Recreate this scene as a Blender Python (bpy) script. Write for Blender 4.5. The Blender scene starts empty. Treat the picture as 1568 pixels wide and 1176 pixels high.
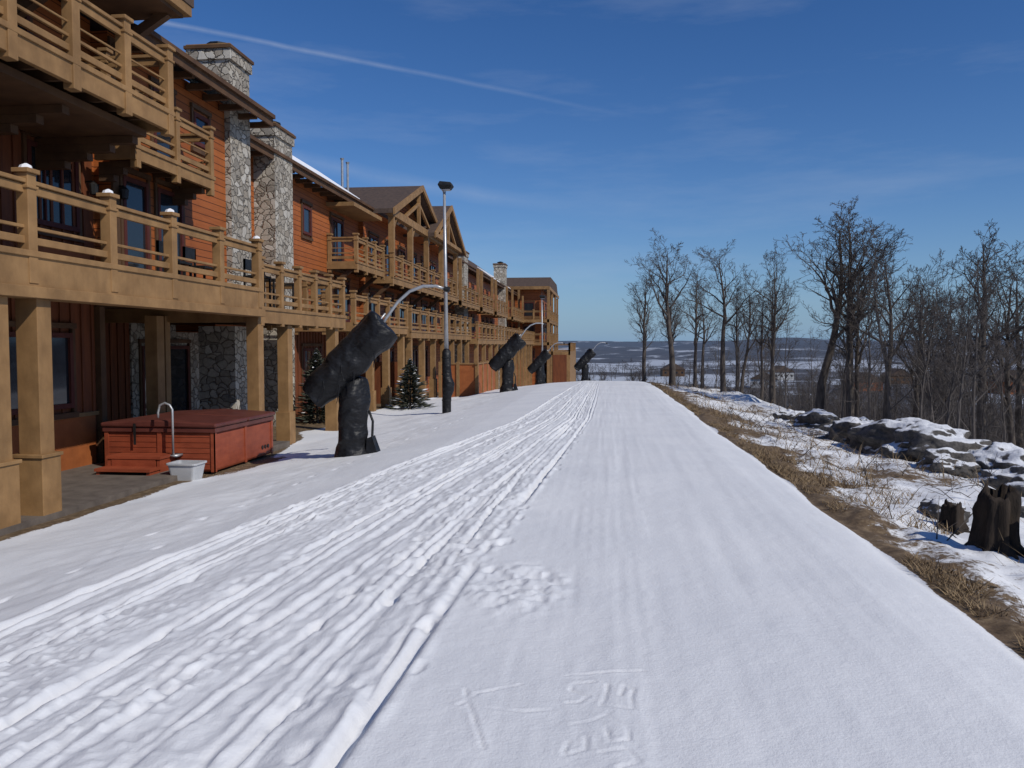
import bpy, math, random
import numpy as np
from mathutils import Vector, Matrix

scene=bpy.context.scene
random.seed(7); RNG=np.random.RandomState(11)
# ------------------------------------------------------------------ noise
T=RNG.rand(256,256)
def vn(x,y,s=0):
    x=np.asarray(x,float)+s*17.3; y=np.asarray(y,float)+s*9.7
    xi=np.floor(x).astype(int); yi=np.floor(y).astype(int)
    fx=x-xi; fy=y-yi; fx=fx*fx*(3-2*fx); fy=fy*fy*(3-2*fy)
    a=T[xi&255,yi&255]; b=T[(xi+1)&255,yi&255]; c=T[xi&255,(yi+1)&255]; d=T[(xi+1)&255,(yi+1)&255]
    return (a*(1-fx)+b*fx)*(1-fy)+(c*(1-fx)+d*fx)*fy-0.5
def sstep(a,b,x):
    t=np.clip((x-a)/(b-a),0,1); return t*t*(3-2*t)
# ------------------------------------------------------------------ terrain
XS=[-60,-12,-7.8,-7.0,-5,-3,-1,1.8,2.4,4,6.5,8,12,25,60,200]
ZS=[-.75,-.75,-.72,-.68,-.42,-.15,0,0,-.07,-.32,-.62,-1.2,-3.2,-7,-11,-14]
def ground(X,Y):
    X=np.asarray(X,float); Y=np.asarray(Y,float)
    z=np.interp(X,XS,ZS)+np.interp(Y,[-50,0,36,44,60,120,300],[0,0,-.16,-.3,-1.1,-4.6,-16])
    z=z+0.10*vn(X*.25,Y*.18,1)*sstep(2.3,5,np.abs(X))
    z=z+0.55*vn(X*.5,Y*.5,2)*sstep(3.2,5.5,X)*sstep(60,6,X)*.6
    R=np.hypot(X,Y)
    zf=np.interp(R,[0,250,600,1000,1600,4000,8000],[-19,-21,-17,-8,3,6,4])
    zf=zf+vn(X/160,Y/160,3)*14*sstep(150,900,R)+vn(X/500,Y/500,4)*20*sstep(400,1500,R)
    t=sstep(110,300,R)
    return z*(1-t)+zf*t
def gz(x,y): return float(ground(x,y))
XR=lambda Y: np.interp(Y,[2,4.6,8.4,19,40,60],[-1.05,-.98,-.82,-.35,-.25,-.5])
XL=lambda Y: np.interp(Y,[2,5,8.3,19,40,60],[-4.6,-4.3,-3.9,-2.1,-1.2,-1.4])
def seg_d(X,Y,a,b):
    ax,ay=a; bx_,by=b; dx,dy=bx_-ax,by-ay
    t=np.clip(((X-ax)*dx+(Y-ay)*dy)/(dx*dx+dy*dy),0,1)
    return np.hypot(X-ax-t*dx,Y-ay-t*dy)
STROKES=[[(-.18,4.0),(.0,4.05),(.21,4.09)],
 [(-.04,3.93),(-.14,3.9),(-.15,3.82),(-.07,3.76),(-.10,3.69),(-.16,3.68)],
 [(.02,3.9),(.0,3.66),(.14,3.64),(.15,3.86),(.10,3.9),(.09,3.78)],
 [(-.14,3.46),(-.05,3.50),(.04,3.60)],[(.02,3.55),(.12,3.46),(.12,3.34),(.03,3.30),(.02,3.44)],
 [(-.14,3.30),(-.15,3.18),(-.06,3.24),(-.07,3.34)],[(.0,3.22),(.10,3.26),(.14,3.16),(.06,3.10)],
 [(-.67,3.78),(-.58,3.5),(-.49,3.2)],[(-.60,3.74),(-.40,3.86)],[(-.52,3.58),(-.36,3.56),(-.22,3.6)],[(-.66,3.6),(-.60,3.72)]]
FOOT=[]
for i in range(130):
    y=2.4*math.exp(random.random()*2.9); s=random.random()
    x=float(XR(y)+(XL(y)-XR(y))*s); FOOT.append((x+random.gauss(0,.03),y,random.uniform(.6,1.0)))
y=4.0
while y<34:
    FOOT.append((float(XR(y))+random.gauss(.0,.04),y,.6)); y+=random.uniform(.4,1.1)
y=3
while y<22:
    FOOT.append((-5.2+.06*y+random.gauss(0,.12),y,.7)); y+=.75
RR=random.Random(77)
RUTS=[(0.012,.0,.011,.075)]+[(RR.uniform(.05,.93),RR.uniform(-.02,.02) if i%3 else RR.uniform(-.09,.09),RR.uniform(.006,.012),RR.uniform(.016,.038)) for i in range(24)]+[(.965,0,.016,.06)]
def detail(X,Y):
    z=np.zeros_like(X)
    near=sstep(70,25,Y)*sstep(-9,-7.5,X)*sstep(3.2,2.4,X)
    w=XL(Y)-XR(Y); s=(X-XR(Y))/w
    inn=sstep(-.03,.03,s)*sstep(1.03,.96,s)
    LY=np.log(np.maximum(Y,1.)/6.)
    for (sc,sl_,wd,dp) in RUTS:
        wob=sl_*LY+.012*vn(Y*.35,sc*50,5)+.003*vn(Y*2,sc*70,6)
        a=np.clip(.75+1.3*vn(Y*.5,sc*31,7)+.6*vn(Y*3,sc*37,8),0.0,1.3)
        z-=dp*a*np.exp(-((s-sc-wob)/wd)**4)
        z+=dp*.42*a*np.exp(-((s-sc-wob-wd*2.0)/(wd*.8))**2)*(.6+1.6*vn(Y*5,sc*11,8))
        z+=dp*.3*a*np.exp(-((s-sc-wob+wd*2.0)/(wd*.8))**2)*(.6+1.6*vn(Y*5,sc*13,9))
    z+=inn*(.020*vn(s*14,Y*.7,9)+.016*vn(s*34,Y*1.6,10)+.016*vn(X*13,Y*5,12)+.013*vn(X*27,Y*14,22))
    band=sstep(-.02,.2,vn(s*6,Y*.45,23))*.85+.12
    churn=(np.maximum(0,vn(X*12+.4*Y,Y*8,13)-.14)*.10+np.maximum(0,vn(X*25,Y*19,24)-.15)*.08-np.maximum(0,vn(X*10,Y*6,33)-.22)*.09)*sstep(-.04,.02,s)*sstep(1.04,.97,s)*band
    z+=churn
    z*=(sstep(60,20,Y)*.9+.1)*.70
    z+=near*(.024*vn(X*.8,Y*.5,14)+.004*vn(X*6,Y*3,15)+.0028*vn(X*18,Y*9,25))
    z+=near*sstep(-.9,-.2,X)*(.009*vn(X*7-.2*Y,Y*.22,35)+.004*vn(X*19,Y*.5,36))
    lf=sstep(-3.8,-4.6,X)*sstep(-8,-7,X)
    z+=lf*(.055*vn(X*1.6,Y*1.0,16)+.018*vn(X*7,Y*5,17)+.02*np.maximum(0,vn(X*10,Y*8,37)-.25))
    pm=np.exp(-(((X+.58)/.34)**2+((Y-5.5)/.55)**2)**2)
    z+=pm*(.035*vn(X*8,Y*6,18)+.035*vn(X*17,Y*13,19)+.03*np.maximum(0,vn(X*31,Y*27,26)))
    for (fx,fy,k) in FOOT:
        if fy>40: continue
        i0,i1=np.searchsorted(YV,[fy-.3,fy+.3]); j0,j1=np.searchsorted(XV,[fx-.2,fx+.2])
        if i1<=i0 or j1<=j0: continue
        xx=X[i0:i1,j0:j1]-fx; yy=Y[i0:i1,j0:j1]-fy; xx=xx+.04*vn(xx*14+fx*9,yy*14,34)
        r=(xx/(.055*k))**2+(yy/(.12*k))**2
        z[i0:i1,j0:j1]+= -.020*np.exp(-r*r*.5)+.003*np.exp(-(np.sqrt(r)-1.55)**2*5)
    m=(YV>2.9)&(YV<4.3); i0,i1=np.where(m)[0][[0,-1]]
    j0,j1=np.searchsorted(XV,[-.85,.4]); xx=X[i0:i1,j0:j1]; yy=Y[i0:i1,j0:j1]
    dm=np.full_like(xx,9.)
    for st in STROKES:
        for a,b in zip(st[:-1],st[1:]): dm=np.minimum(dm,seg_d(xx+.02*vn(yy*9,xx*9,27),yy,a,b))
    gate=np.clip(.9+1.4*vn(xx*14,yy*14,28),.1,1.3)
    z[i0:i1,j0:j1]+= gate*(-.0062*np.exp(-(dm/.0085)**2)+.002*np.exp(-((dm-.02)/.009)**2))
    rb=sstep(2.35,2.8,X)*sstep(30,12,X)*sstep(80,40,Y)
    z+=rb*(.14*vn(X*2.2,Y*1.6,20)+.07*vn(X*6,Y*5,21)+.03*vn(X*15,Y*12,22))
    ed=np.exp(-((X-2.42-.15*vn(Y*.8,3.3,2))/.10)**2)*sstep(60,40,Y)
    z-=ed*.05
    return z
def graded(start,step,ratio,end):
    v=[start]
    while v[-1]<end: v.append(v[-1]+step); step*=ratio
    return v
xr=graded(2.6,.04,1.035,7000); xl=graded(5.0,.05,1.04,7000)
XV=np.array([-a for a in xl[::-1]][:-1]+list(np.arange(-5,-.85,.018))+list(np.arange(-.85,.42,.0125))+list(np.arange(.42,2.6,.035))+xr)
yv=[2.3]
while yv[-1]<52: yv.append(yv[-1]+max(.0125,yv[-1]*.0055 if yv[-1]>4.3 else .0125))
yv=yv+graded(yv[-1]+.4,.45,1.04,7500)
yb=[-a for a in graded(-1.9,.15,1.2,3000)][::-1]
YV=np.array(yb+yv); YV=np.unique(YV); XV=np.unique(XV)
GX,GY=np.meshgrid(XV,YV)
GZ=ground(GX,GY)+detail(GX,GY)
ny,nx=GX.shape
def np_mesh(name,co,quads,smooth=True):
    me=bpy.data.meshes.new(name)
    me.vertices.add(len(co)); me.vertices.foreach_set('co',co.astype(np.float32).ravel())
    me.loops.add(quads.size); me.loops.foreach_set('vertex_index',quads.astype(np.int32).ravel())
    k=quads.shape[1]
    me.polygons.add(len(quads)); me.polygons.foreach_set('loop_start',(np.arange(len(quads))*k).astype(np.int32))
    me.polygons.foreach_set('loop_total',np.full(len(quads),k,np.int32))
    if smooth: me.polygons.foreach_set('use_smooth',np.ones(len(quads),bool))
    me.update(calc_edges=True); me.validate()
    return me
idx=np.arange(ny*nx).reshape(ny,nx)
Q=np.stack([idx[:-1,:-1],idx[:-1,1:],idx[1:,1:],idx[1:,:-1]],-1).reshape(-1,4)
gme=np_mesh('snowy_ground',np.stack([GX,GY,GZ],-1).reshape(-1,3),Q)
snow=np.ones_like(GX)
edgeL=-7.25+.35*vn(GY*.6,2.2,3)+np.interp(GY,[0,12,18,22,60],[0,0,-.1,-1.2,-1.6])
snow*=sstep(-.12,.12,GX-edgeL)
eR=2.42+.14*vn(GY*1.2,7.7,3)
bank=1-sstep(-.06,.02,GX-eR)
patch=np.interp(GX,[2.4,2.7,3.2,4,6,9,20,60],[.12,.24,.50,.64,.66,.55,.45,.44])
patch=patch+.5*vn(GX*.9,GY*.6,30)+.2*vn(GX*.25,GY*.2,31)
snow=np.where(GX>2,np.maximum(bank,np.clip(patch,0,1)),snow)
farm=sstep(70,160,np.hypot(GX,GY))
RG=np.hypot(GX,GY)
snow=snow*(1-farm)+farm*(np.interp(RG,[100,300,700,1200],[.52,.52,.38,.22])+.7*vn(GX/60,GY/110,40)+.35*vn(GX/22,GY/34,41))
grass=np.exp(-(((GX+7.0)/.45)**2+((GY-15.3)/1.6)**2)**1.5)
snow=np.clip(snow-grass*.9,0,1)
at=gme.attributes.new('snow','FLOAT','POINT'); at.data.foreach_set('value',snow.astype(np.float32).ravel())
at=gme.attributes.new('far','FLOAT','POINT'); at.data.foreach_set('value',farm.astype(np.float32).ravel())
at=gme.attributes.new('painted_haze','FLOAT','POINT'); at.data.foreach_set('value',sstep(250,1800,RG).astype(np.float32).ravel())

# ------------------------------------------------------------------ materials
def mat(name):
    m=bpy.data.materials.new(name); m.use_nodes=True; nt=m.node_tree
    b=nt.nodes['Principled BSDF']; return m,nt,b
def N(nt,t,**k):
    n=nt.nodes.new(t)
    for a,v in k.items(): setattr(n,a,v)
    return n
def ramp(nt,fac,stops):
    r=N(nt,'ShaderNodeValToRGB'); e=r.color_ramp.elements
    e[0].position,e[0].color=stops[0][0],(*stops[0][1],1)
    e[1].position,e[1].color=stops[-1][0],(*stops[-1][1],1)
    for p,c in stops[1:-1]:
        x=e.new(p); x.color=(*c,1)
    nt.links.new(fac,r.inputs[0]); return r.outputs[0]
def objco(nt,scale=(1,1,1)):
    tc=N(nt,'ShaderNodeTexCoord'); mp=N(nt,'ShaderNodeMapping'); mp.inputs['Scale'].default_value=scale
    nt.links.new(tc.outputs['Object'],mp.inputs[0]); return mp.outputs[0]
def noise(nt,co,sc,det=4,rough=.55):
    n=N(nt,'ShaderNodeTexNoise'); n.inputs['Scale'].default_value=sc; n.inputs['Detail'].default_value=det; n.inputs['Roughness'].default_value=rough
    nt.links.new(co,n.inputs['Vector']); return n.outputs['Fac']
def bump(nt,h,b,st=.3,dist=.02,prev=None):
    n=N(nt,'ShaderNodeBump'); n.inputs['Strength'].default_value=st; n.inputs['Distance'].default_value=dist
    nt.links.new(h,n.inputs['Height'])
    if prev: nt.links.new(prev,n.inputs['Normal'])
    if b: nt.links.new(n.outputs[0],b.inputs['Normal'])
    return n.outputs[0]
def math_(nt,op,a,b=None,clamp=False):
    n=N(nt,'ShaderNodeMath',operation=op); n.use_clamp=clamp
    for i,v in enumerate((a,b)):
        if v is None: continue
        if isinstance(v,(int,float)): n.inputs[i].default_value=v
        else: nt.links.new(v,n.inputs[i])
    return n.outputs[0]
def mix(nt,f,a,b,bt='MIX'):
    n=N(nt,'ShaderNodeMix',data_type='RGBA',blend_type=bt)
    if isinstance(f,(int,float)): n.inputs[0].default_value=f
    else: nt.links.new(f,n.inputs[0])
    for i,v in ((6,a),(7,b)):
        if isinstance(v,tuple): n.inputs[i].default_value=(*v,1)
        else: nt.links.new(v,n.inputs[i])
    return n.outputs[2]
def simple(name,c1,c2,scale=3,stretch=(1,1,1),rough=.7,bs=.2,metal=0,spec=.3,weather=0):
    m,nt,b=mat(name); co=objco(nt,stretch)
    n=noise(nt,co,scale); c=ramp(nt,n,[(.3,c1),(.7,c2)])
    if weather:
        w_=noise(nt,objco(nt,(1,1,.35)),1.3,5,.7)
        c=mix(nt,ramp(nt,w_,[(.42,(0,0,0)),(.75,(weather,)*3)]),c,tuple(v*.45 for v in c1))
    nt.links.new(c,b.inputs['Base Color']); b.inputs['Roughness'].default_value=rough; b.inputs['Metallic'].default_value=metal
    b.inputs['Specular IOR Level'].default_value=spec
    if bs: bump(nt,noise(nt,co,scale*6),b,bs,.01)
    return m
M_ground,nt,b=mat('snow_and_dry_grass'); co=objco(nt)
sa=N(nt,'ShaderNodeAttribute',attribute_name='snow').outputs['Fac']; fa=N(nt,'ShaderNodeAttribute',attribute_name='far').outputs['Fac']; ra=N(nt,'ShaderNodeAttribute',attribute_name='painted_haze').outputs['Fac']
n1=noise(nt,co,2.2,6,.65); n2=noise(nt,co,14,4,.7); n3=noise(nt,co,.035,7,.7)
br=math_(nt,'ADD',math_(nt,'MULTIPLY',math_(nt,'SUBTRACT',n1,.5),.9),math_(nt,'MULTIPLY',math_(nt,'SUBTRACT',n2,.5),.7))
brf=math_(nt,'MULTIPLY',math_(nt,'SUBTRACT',n3,.5),1.5)
mm=N(nt,'ShaderNodeMix'); nt.links.new(fa,mm.inputs[0]); nt.links.new(br,mm.inputs[2]); nt.links.new(brf,mm.inputs[3])
v=math_(nt,'ADD',sa,mm.outputs[0])
sm=N(nt,'ShaderNodeMapRange'); nt.links.new(v,sm.inputs[0]); sm.inputs[1].default_value=.42; sm.inputs[2].default_value=.56
sm=sm.outputs[0]
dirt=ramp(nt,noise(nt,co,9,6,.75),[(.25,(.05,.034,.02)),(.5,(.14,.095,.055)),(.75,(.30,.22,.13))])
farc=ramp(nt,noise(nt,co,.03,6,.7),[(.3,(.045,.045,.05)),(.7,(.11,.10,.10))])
farc=mix(nt,math_(nt,'MULTIPLY',ra,.75),farc,(.095,.125,.17))  # bluish air haze painted into the base colour of the distant hills
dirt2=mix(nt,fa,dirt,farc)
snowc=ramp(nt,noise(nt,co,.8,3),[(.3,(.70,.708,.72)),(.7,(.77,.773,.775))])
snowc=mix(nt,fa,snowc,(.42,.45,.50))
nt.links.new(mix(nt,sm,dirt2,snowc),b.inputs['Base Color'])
b.inputs['Roughness'].default_value=.75; b.inputs['Specular IOR Level'].default_value=.2
b1=bump(nt,noise(nt,co,60,3,.7),None,.3,.01)
bump(nt,n2,b,.3,.02,b1)
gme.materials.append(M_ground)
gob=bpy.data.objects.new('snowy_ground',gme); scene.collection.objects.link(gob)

def siding(name,c1,c2,pitch=.17,axis='Z'):
    m,nt,b=mat(name); co=objco(nt); sp=N(nt,'ShaderNodeSeparateXYZ'); nt.links.new(co,sp.inputs[0])
    t=math_(nt,'DIVIDE',sp.outputs[2],pitch); fr=math_(nt,'FRACT',t); fl=math_(nt,'FLOOR',t)
    wn=N(nt,'ShaderNodeTexWhiteNoise',noise_dimensions='1D'); nt.links.new(fl,wn.inputs['W'])
    co2=objco(nt,(.6,.6,7)); g=noise(nt,co2,3,5)
    f=math_(nt,'ADD',math_(nt,'MULTIPLY',wn.outputs[0],.35),math_(nt,'MULTIPLY',g,.65))
    c=ramp(nt,f,[(.25,c1),(.75,c2)])
    w_=noise(nt,objco(nt,(1,1,.4)),.9,5,.7)
    c=mix(nt,ramp(nt,w_,[(.45,(0,0,0)),(.8,(.5,.5,.5))]),c,tuple(v*.5 for v in c1))
    gap=math_(nt,'LESS_THAN',fr,.10)
    c=mix(nt,gap,c,tuple(v*.25 for v in c1))
    nt.links.new(c,b.inputs['Base Color']); b.inputs['Roughness'].default_value=.62; b.inputs['Specular IOR Level'].default_value=.3
    bump(nt,math_(nt,'SUBTRACT',1.0,fr),b,.7,.03)
    return m
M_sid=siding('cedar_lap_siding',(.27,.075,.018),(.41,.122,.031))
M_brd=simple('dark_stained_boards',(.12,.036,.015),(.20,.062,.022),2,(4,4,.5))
M_red=simple('red_orange_panel',(.29,.085,.024),(.39,.12,.035),2,(1,1,2),weather=.5)
M_tan=simple('tan_timber',(.235,.130,.052),(.345,.198,.082),2.2,(1.5,1.5,1.5),rough=.65,weather=.6)
M_dtan=simple('brown_timber',(.07,.036,.018),(.125,.066,.031),2.5)
M_roof=simple('brown_shingles',(.06,.042,.035),(.11,.075,.055),6,(1,1,1),rough=.9)
M_snow=simple('roof_snow',(.76,.78,.82),(.85,.85,.86),3,rough=.8)
M_frame=simple('window_frame',(.07,.018,.014),(.11,.028,.02),4)
M_black=simple('black_tarp',(.006,.006,.007),(.013,.013,.015),3,(1,1,1),rough=.5,bs=0,spec=.3)
nt=M_black.node_tree; b=nt.nodes['Principled BSDF']; bb1=bump(nt,noise(nt,objco(nt,(1,1,1.6)),3.5,2,.5),None,.7,.10); bump(nt,noise(nt,objco(nt),11,3,.6),b,.35,.03,bb1)
M_iron=simple('dark_metal',(.02,.02,.02),(.04,.04,.04),6,rough=.5,metal=.5)
M_grey=simple('galvanised_steel',(.36,.37,.38),(.5,.5,.5),6,rough=.42,metal=.55)
M_tub=simple('tub_cedar_panel',(.24,.05,.022),(.34,.078,.034),3,(1,1,3),rough=.5,weather=.4)
M_cover=simple('tub_cover_vinyl',(.09,.026,.02),(.14,.042,.03),3,rough=.45)
M_white=simple('white_plastic',(.40,.41,.42),(.52,.52,.52),4,rough=.5)
M_bark=simple('bark',(.045,.037,.032),(.12,.10,.085),8,(1,1,.3),rough=.95,bs=.5)
M_barkd=simple('bark_distant',(.065,.056,.052),(.115,.10,.092),2,rough=.95,bs=0)
M_grass=simple('dry_grass',(.15,.10,.055),(.36,.26,.15),3,rough=.9,bs=0)
M_conc=simple('patio_concrete',(.10,.08,.065),(.16,.13,.105),4,rough=.9)
m,nt,b=mat('window_glass'); M_glass=m
b.inputs['Base Color'].default_value=(.018,.022,.028,1); b.inputs['Roughness'].default_value=.06; b.inputs['Specular IOR Level'].default_value=.7
bump(nt,noise(nt,objco(nt),.9,2),b,.05,.05)
M_stone,nt,b=mat('field_stone'); co=objco(nt,(1,1,1.25))
wob=N(nt,'ShaderNodeTexNoise'); wob.inputs['Scale'].default_value=3.5; nt.links.new(co,wob.inputs['Vector'])
va=N(nt,'ShaderNodeMix',data_type='VECTOR'); va.inputs[0].default_value=.22; nt.links.new(co,va.inputs[4]); nt.links.new(wob.outputs['Color'],va.inputs[5])
v1=N(nt,'ShaderNodeTexVoronoi'); v1.inputs['Scale'].default_value=5.4; nt.links.new(va.outputs[1],v1.inputs['Vector'])
v2=N(nt,'ShaderNodeTexVoronoi',feature='DISTANCE_TO_EDGE'); v2.inputs['Scale'].default_value=5.4; nt.links.new(va.outputs[1],v2.inputs['Vector'])
sx=N(nt,'ShaderNodeSeparateColor'); nt.links.new(v1.outputs['Color'],sx.inputs[0])
c=ramp(nt,sx.outputs[0],[(0,(.13,.11,.085)),(.25,(.36,.31,.24)),(.5,(.52,.47,.38)),(.75,(.24,.19,.13)),(1,(.62,.58,.5))])
c=mix(nt,.35,c,ramp(nt,noise(nt,co,16,5,.7),[(.3,(.11,.10,.09)),(.7,(.58,.54,.47))]))
ed=N(nt,'ShaderNodeMapRange'); nt.links.new(v2.outputs['Distance'],ed.inputs[0]); ed.inputs[1].default_value=.0; ed.inputs[2].default_value=.08
c=mix(nt,ed.outputs[0],(.16,.135,.105),c)
nt.links.new(c,b.inputs['Base Color']); b.inputs['Roughness'].default_value=.9
bump(nt,ed.outputs[0],b,.8,.05)
M_spruce=simple('spruce_needles',(.028,.036,.024),(.085,.085,.062),7,rough=.8,bs=0)

# ------------------------------------------------------------------ mesh builder
class B:
    def __init__(s): s.d={}
    def _g(s,key): return s.d.setdefault(key,([],[]))
    def quadbox(s,key,c8):
        v,f=s._g(key); n=len(v); v.extend(c8)
        for q in ((0,3,2,1),(4,5,6,7),(0,1,5,4),(1,2,6,5),(2,3,7,6),(3,0,4,7)): f.append(tuple(n+i for i in q))
    def box(s,key,x0,x1,y0,y1,z0,z1):
        if x0>x1:x0,x1=x1,x0
        if y0>y1:y0,y1=y1,y0
        s.quadbox(key,[(x0,y0,z0),(x1,y0,z0),(x1,y1,z0),(x0,y1,z0),(x0,y0,z1),(x1,y0,z1),(x1,y1,z1),(x0,y1,z1)])
    def beam(s,key,p0,p1,w,h):
        p0=Vector(p0);p1=Vector(p1);d=(p1-p0).normalized()
        a=d.cross(Vector((0,0,1)))
        if a.length<1e-3: a=Vector((1,0,0))
        a.normalize(); u=a.cross(d)
        c=[]
        for p in (p0,p1):
            for sa_,su in ((-1,-1),(1,-1),(1,1),(-1,1)): c.append(tuple(p+a*(w/2*sa_)+u*(h/2*su)))
        s.quadbox(key,c)
    def prism(s,key,poly,ax,a0,a1):
        v,f=s._g(key); n=len(v); k=len(poly)
        for a in (a0,a1):
            for p in poly: v.append((a,p[0],p[1]) if ax=='X' else (p[0],a,p[1]))
        f.append(tuple(range(n,n+k))[::-1]); f.append(tuple(range(n+k,n+2*k)))
        for i in range(k): f.append((n+i,n+(i+1)%k,n+k+(i+1)%k,n+k+i))
    def tube(s,key,pts,rad,sides=12,cap=True):
        v,f=s._g(key); n=len(v); P=[Vector(p) for p in pts]
        if not isinstance(rad,(list,tuple)): rad=[rad]*len(P)
        ref=Vector((0,1,0)) if abs((P[-1]-P[0]).normalized().y)<.9 else Vector((1,0,0))
        for i,p in enumerate(P):
            d=(P[min(i+1,len(P)-1)]-P[max(i-1,0)]).normalized()
            a=d.cross(ref).normalized(); c=a.cross(d)
            for j in range(sides):
                t=2*math.pi*j/sides; v.append(tuple(p+(a*math.cos(t)+c*math.sin(t))*rad[i]))
        for i in range(len(P)-1):
            for j in range(sides):
                f.append((n+i*sides+j,n+i*sides+(j+1)%sides,n+(i+1)*sides+(j+1)%sides,n+(i+1)*sides+j))
        if cap:
            f.append(tuple(n+j for j in range(sides))[::-1]); f.append(tuple(n+(len(P)-1)*sides+j for j in range(sides)))
    def emit(s,parent,mats,smooth=(),bevel=()):
        out=[]
        for key,(v,f) in s.d.items():
            me=bpy.data.meshes.new(key); me.from_pydata(v,[],f); me.update()
            me.materials.append(mats[key]); o=bpy.data.objects.new(key,me); scene.collection.objects.link(o); o.parent=parent
            import bmesh
            bm=bmesh.new(); bm.from_mesh(me); bmesh.ops.recalc_face_normals(bm,faces=bm.faces); bm.to_mesh(me); bm.free()
            if key in smooth:
                for p in me.polygons: p.use_smooth=len(p.vertices)==4
            if key in bevel:
                md=o.modifiers.new('bev','BEVEL'); md.width=bevel[key]; md.segments=2; md.limit_method='ANGLE'
            out.append(o)
        return out
def empty(name,loc=(0,0,0)):
    e=bpy.data.objects.new(name,None); e.empty_display_size=.3; e.location=loc; scene.collection.objects.link(e); return e

MATS=dict(walls=M_sid,timber=M_tan,dark_boards=M_brd,red_panels=M_red,roof=M_roof,roof_snow=M_snow,window_frames=M_frame,window_glass=M_glass,
 stone_chimney=M_stone,dark_timber=M_dtan,chimney_cap=M_iron,vent_pipes=M_grey,patio=M_conc,snow_caps=M_snow,doors=M_frame,wall_lamps=M_iron,furniture=M_iron)

def window(b,x,y0,y1,z0,z1,nv=2,nh=2,face='X'):
    t=.07
    def bb(k,a0,a1,c0,c1,p0,p1):
        if face=='X': b.box(k,x+p0,x+p1,a0,a1,c0,c1)
        else: b.box(k,a0,a1,x-p1,x-p0,c0,c1)
    bb('window_glass',y0+.02,y1-.02,z0+.02,z1-.02,-.02,.012)
    bb('window_frames',y0-.02,y0+t,z0-.02,z1+.02,0,.06); bb('window_frames',y1-t,y1+.02,z0-.02,z1+.02,0,.06)
    bb('window_frames',y0+t,y1-t,z0-.02,z0+t,0,.058); bb('window_frames',y0+t,y1-t,z1-t,z1+.02,0,.058)
    for i in range(1,nv):
        a=y0+(y1-y0)*i/nv; bb('window_frames',a-.018,a+.018,z0+t,z1-t,.005,.04)
    for i in range(1,nh):
        a=z0+(z1-z0)*i/nh; bb('window_frames',y0+t,y1-t,a-.018,a+.018,.003,.036)
    bb('dark_timber',y0-.10,y0-.022,z0-.10,z1+.10,0,.045); bb('dark_timber',y1+.022,y1+.10,z0-.10,z1+.10,0,.045)
    bb('dark_timber',y0-.12,y1+.12,z1+.102,z1+.20,0,.07); bb('dark_timber',y0-.12,y1+.12,z0-.20,z0-.102,0,.07)

def railing(b,p0,p1,z0,zt,n,ends=(True,True),pw=.15,snow=False,rails=1):
    x0,y0=p0; x1,y1=p1
    L=math.hypot(x1-x0,y1-y0); 
    for i in range(n+1):
        if (i==0 and not ends[0]) or (i==n and not ends[1]): continue
        t=i/n; x=x0+(x1-x0)*t; y=y0+(y1-y0)*t
        b.box('timber',x-pw/2,x+pw/2,y-pw/2,y+pw/2,z0-.42,zt+.06)
        b.box('timber',x-pw/2-.035,x+pw/2+.035,y-pw/2-.035,y+pw/2+.035,zt+.061,zt+.12)
        b.box('timber',x-pw/2-.02,x+pw/2+.02,y-pw/2-.02,y+pw/2+.02,zt-.14,zt-.10)
        if snow and random.random()<.8:
            b.tube('snow_caps',[(x,y,zt+.12),(x+.005,y,zt+.165),(x,y,zt+.19)],[.085,.07,.02],8)
    def rail(za,zb,w):
        if abs(x1-x0)<1e-3: b.box('timber',x0-w/2,x0+w/2,min(y0,y1),max(y0,y1),za,zb)
        else: b.box('timber',min(x0,x1),max(x0,x1),y0-w/2,y0+w/2,za,zb)
    rail(zt-.075,zt-.02,.13); rail(zt-.20,zt-.085,.055)
    rail(z0+.10,z0+.20,.055); rail(z0+.30,z0+.345,.045)
    if rails>1: rail(z0+.5,z0+.53,.03)
def platform(b,x0,x1,y0,y1,zb,zt,joists=True,br=True):
    b.box('timber',x1-.09,x1,y0,y1,zb,zt); b.box('timber',x0,x1-.092,y0,y0+.09,zb+.01,zt-.003); b.box('timber',x0,x1-.092,y1-.09,y1,zb+.01,zt-.003)
    b.box('timber',x1-.02,x1+.03,y0-.03,y1+.03,zt-.07,zt+.012)
    b.box('dark_timber',x0,x1-.1,y0+.1,y1-.1,zt-.09,zt-.02)
    if joists:
        y=y0+.5
        while y<y1-.2:
            b.box('dark_timber',x0,x1-.1,y-.03,y+.03,zb+.08,zt-.092); y+=.5
def gable_roof(b,xf,xb,yc,hw,ze,zr,th=.2,over=.35):
    p=(zr-ze)/hw; e=hw+over; zE=zr-p*e
    for s_ in (-1,1):
        b.prism('roof',[(yc,zr),(yc+s_*e,zE),(yc+s_*e,zE+th),(yc,zr+th)],'X',xb,xf)
        b.prism('timber',[(yc,zr-.06),(yc+s_*(e+.02),zE-.06),(yc+s_*(e+.02),zE+th+.02),(yc,zr+th+.02)],'X',xf+.002,xf+.09)
    b.prism('walls',[(yc-hw+.1,ze-.05),(yc+hw-.1,ze-.05),(yc,zr-.12)],'X',xb,xf-.9)
    b.box('timber',xf-.25,xf-.08,yc-hw,yc+hw,ze-.05,ze+.15)
    b.box('timber',xf-.24,xf-.09,yc-.09,yc+.09,ze+.15,zr-.1)
    for s_ in (-1,1): b.beam('timber',(xf-.17,yc+s_*hw*.55,ze+.12),(xf-.17,yc+s_*.05,ze+(zr-ze)*.62),.12,.14)
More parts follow.
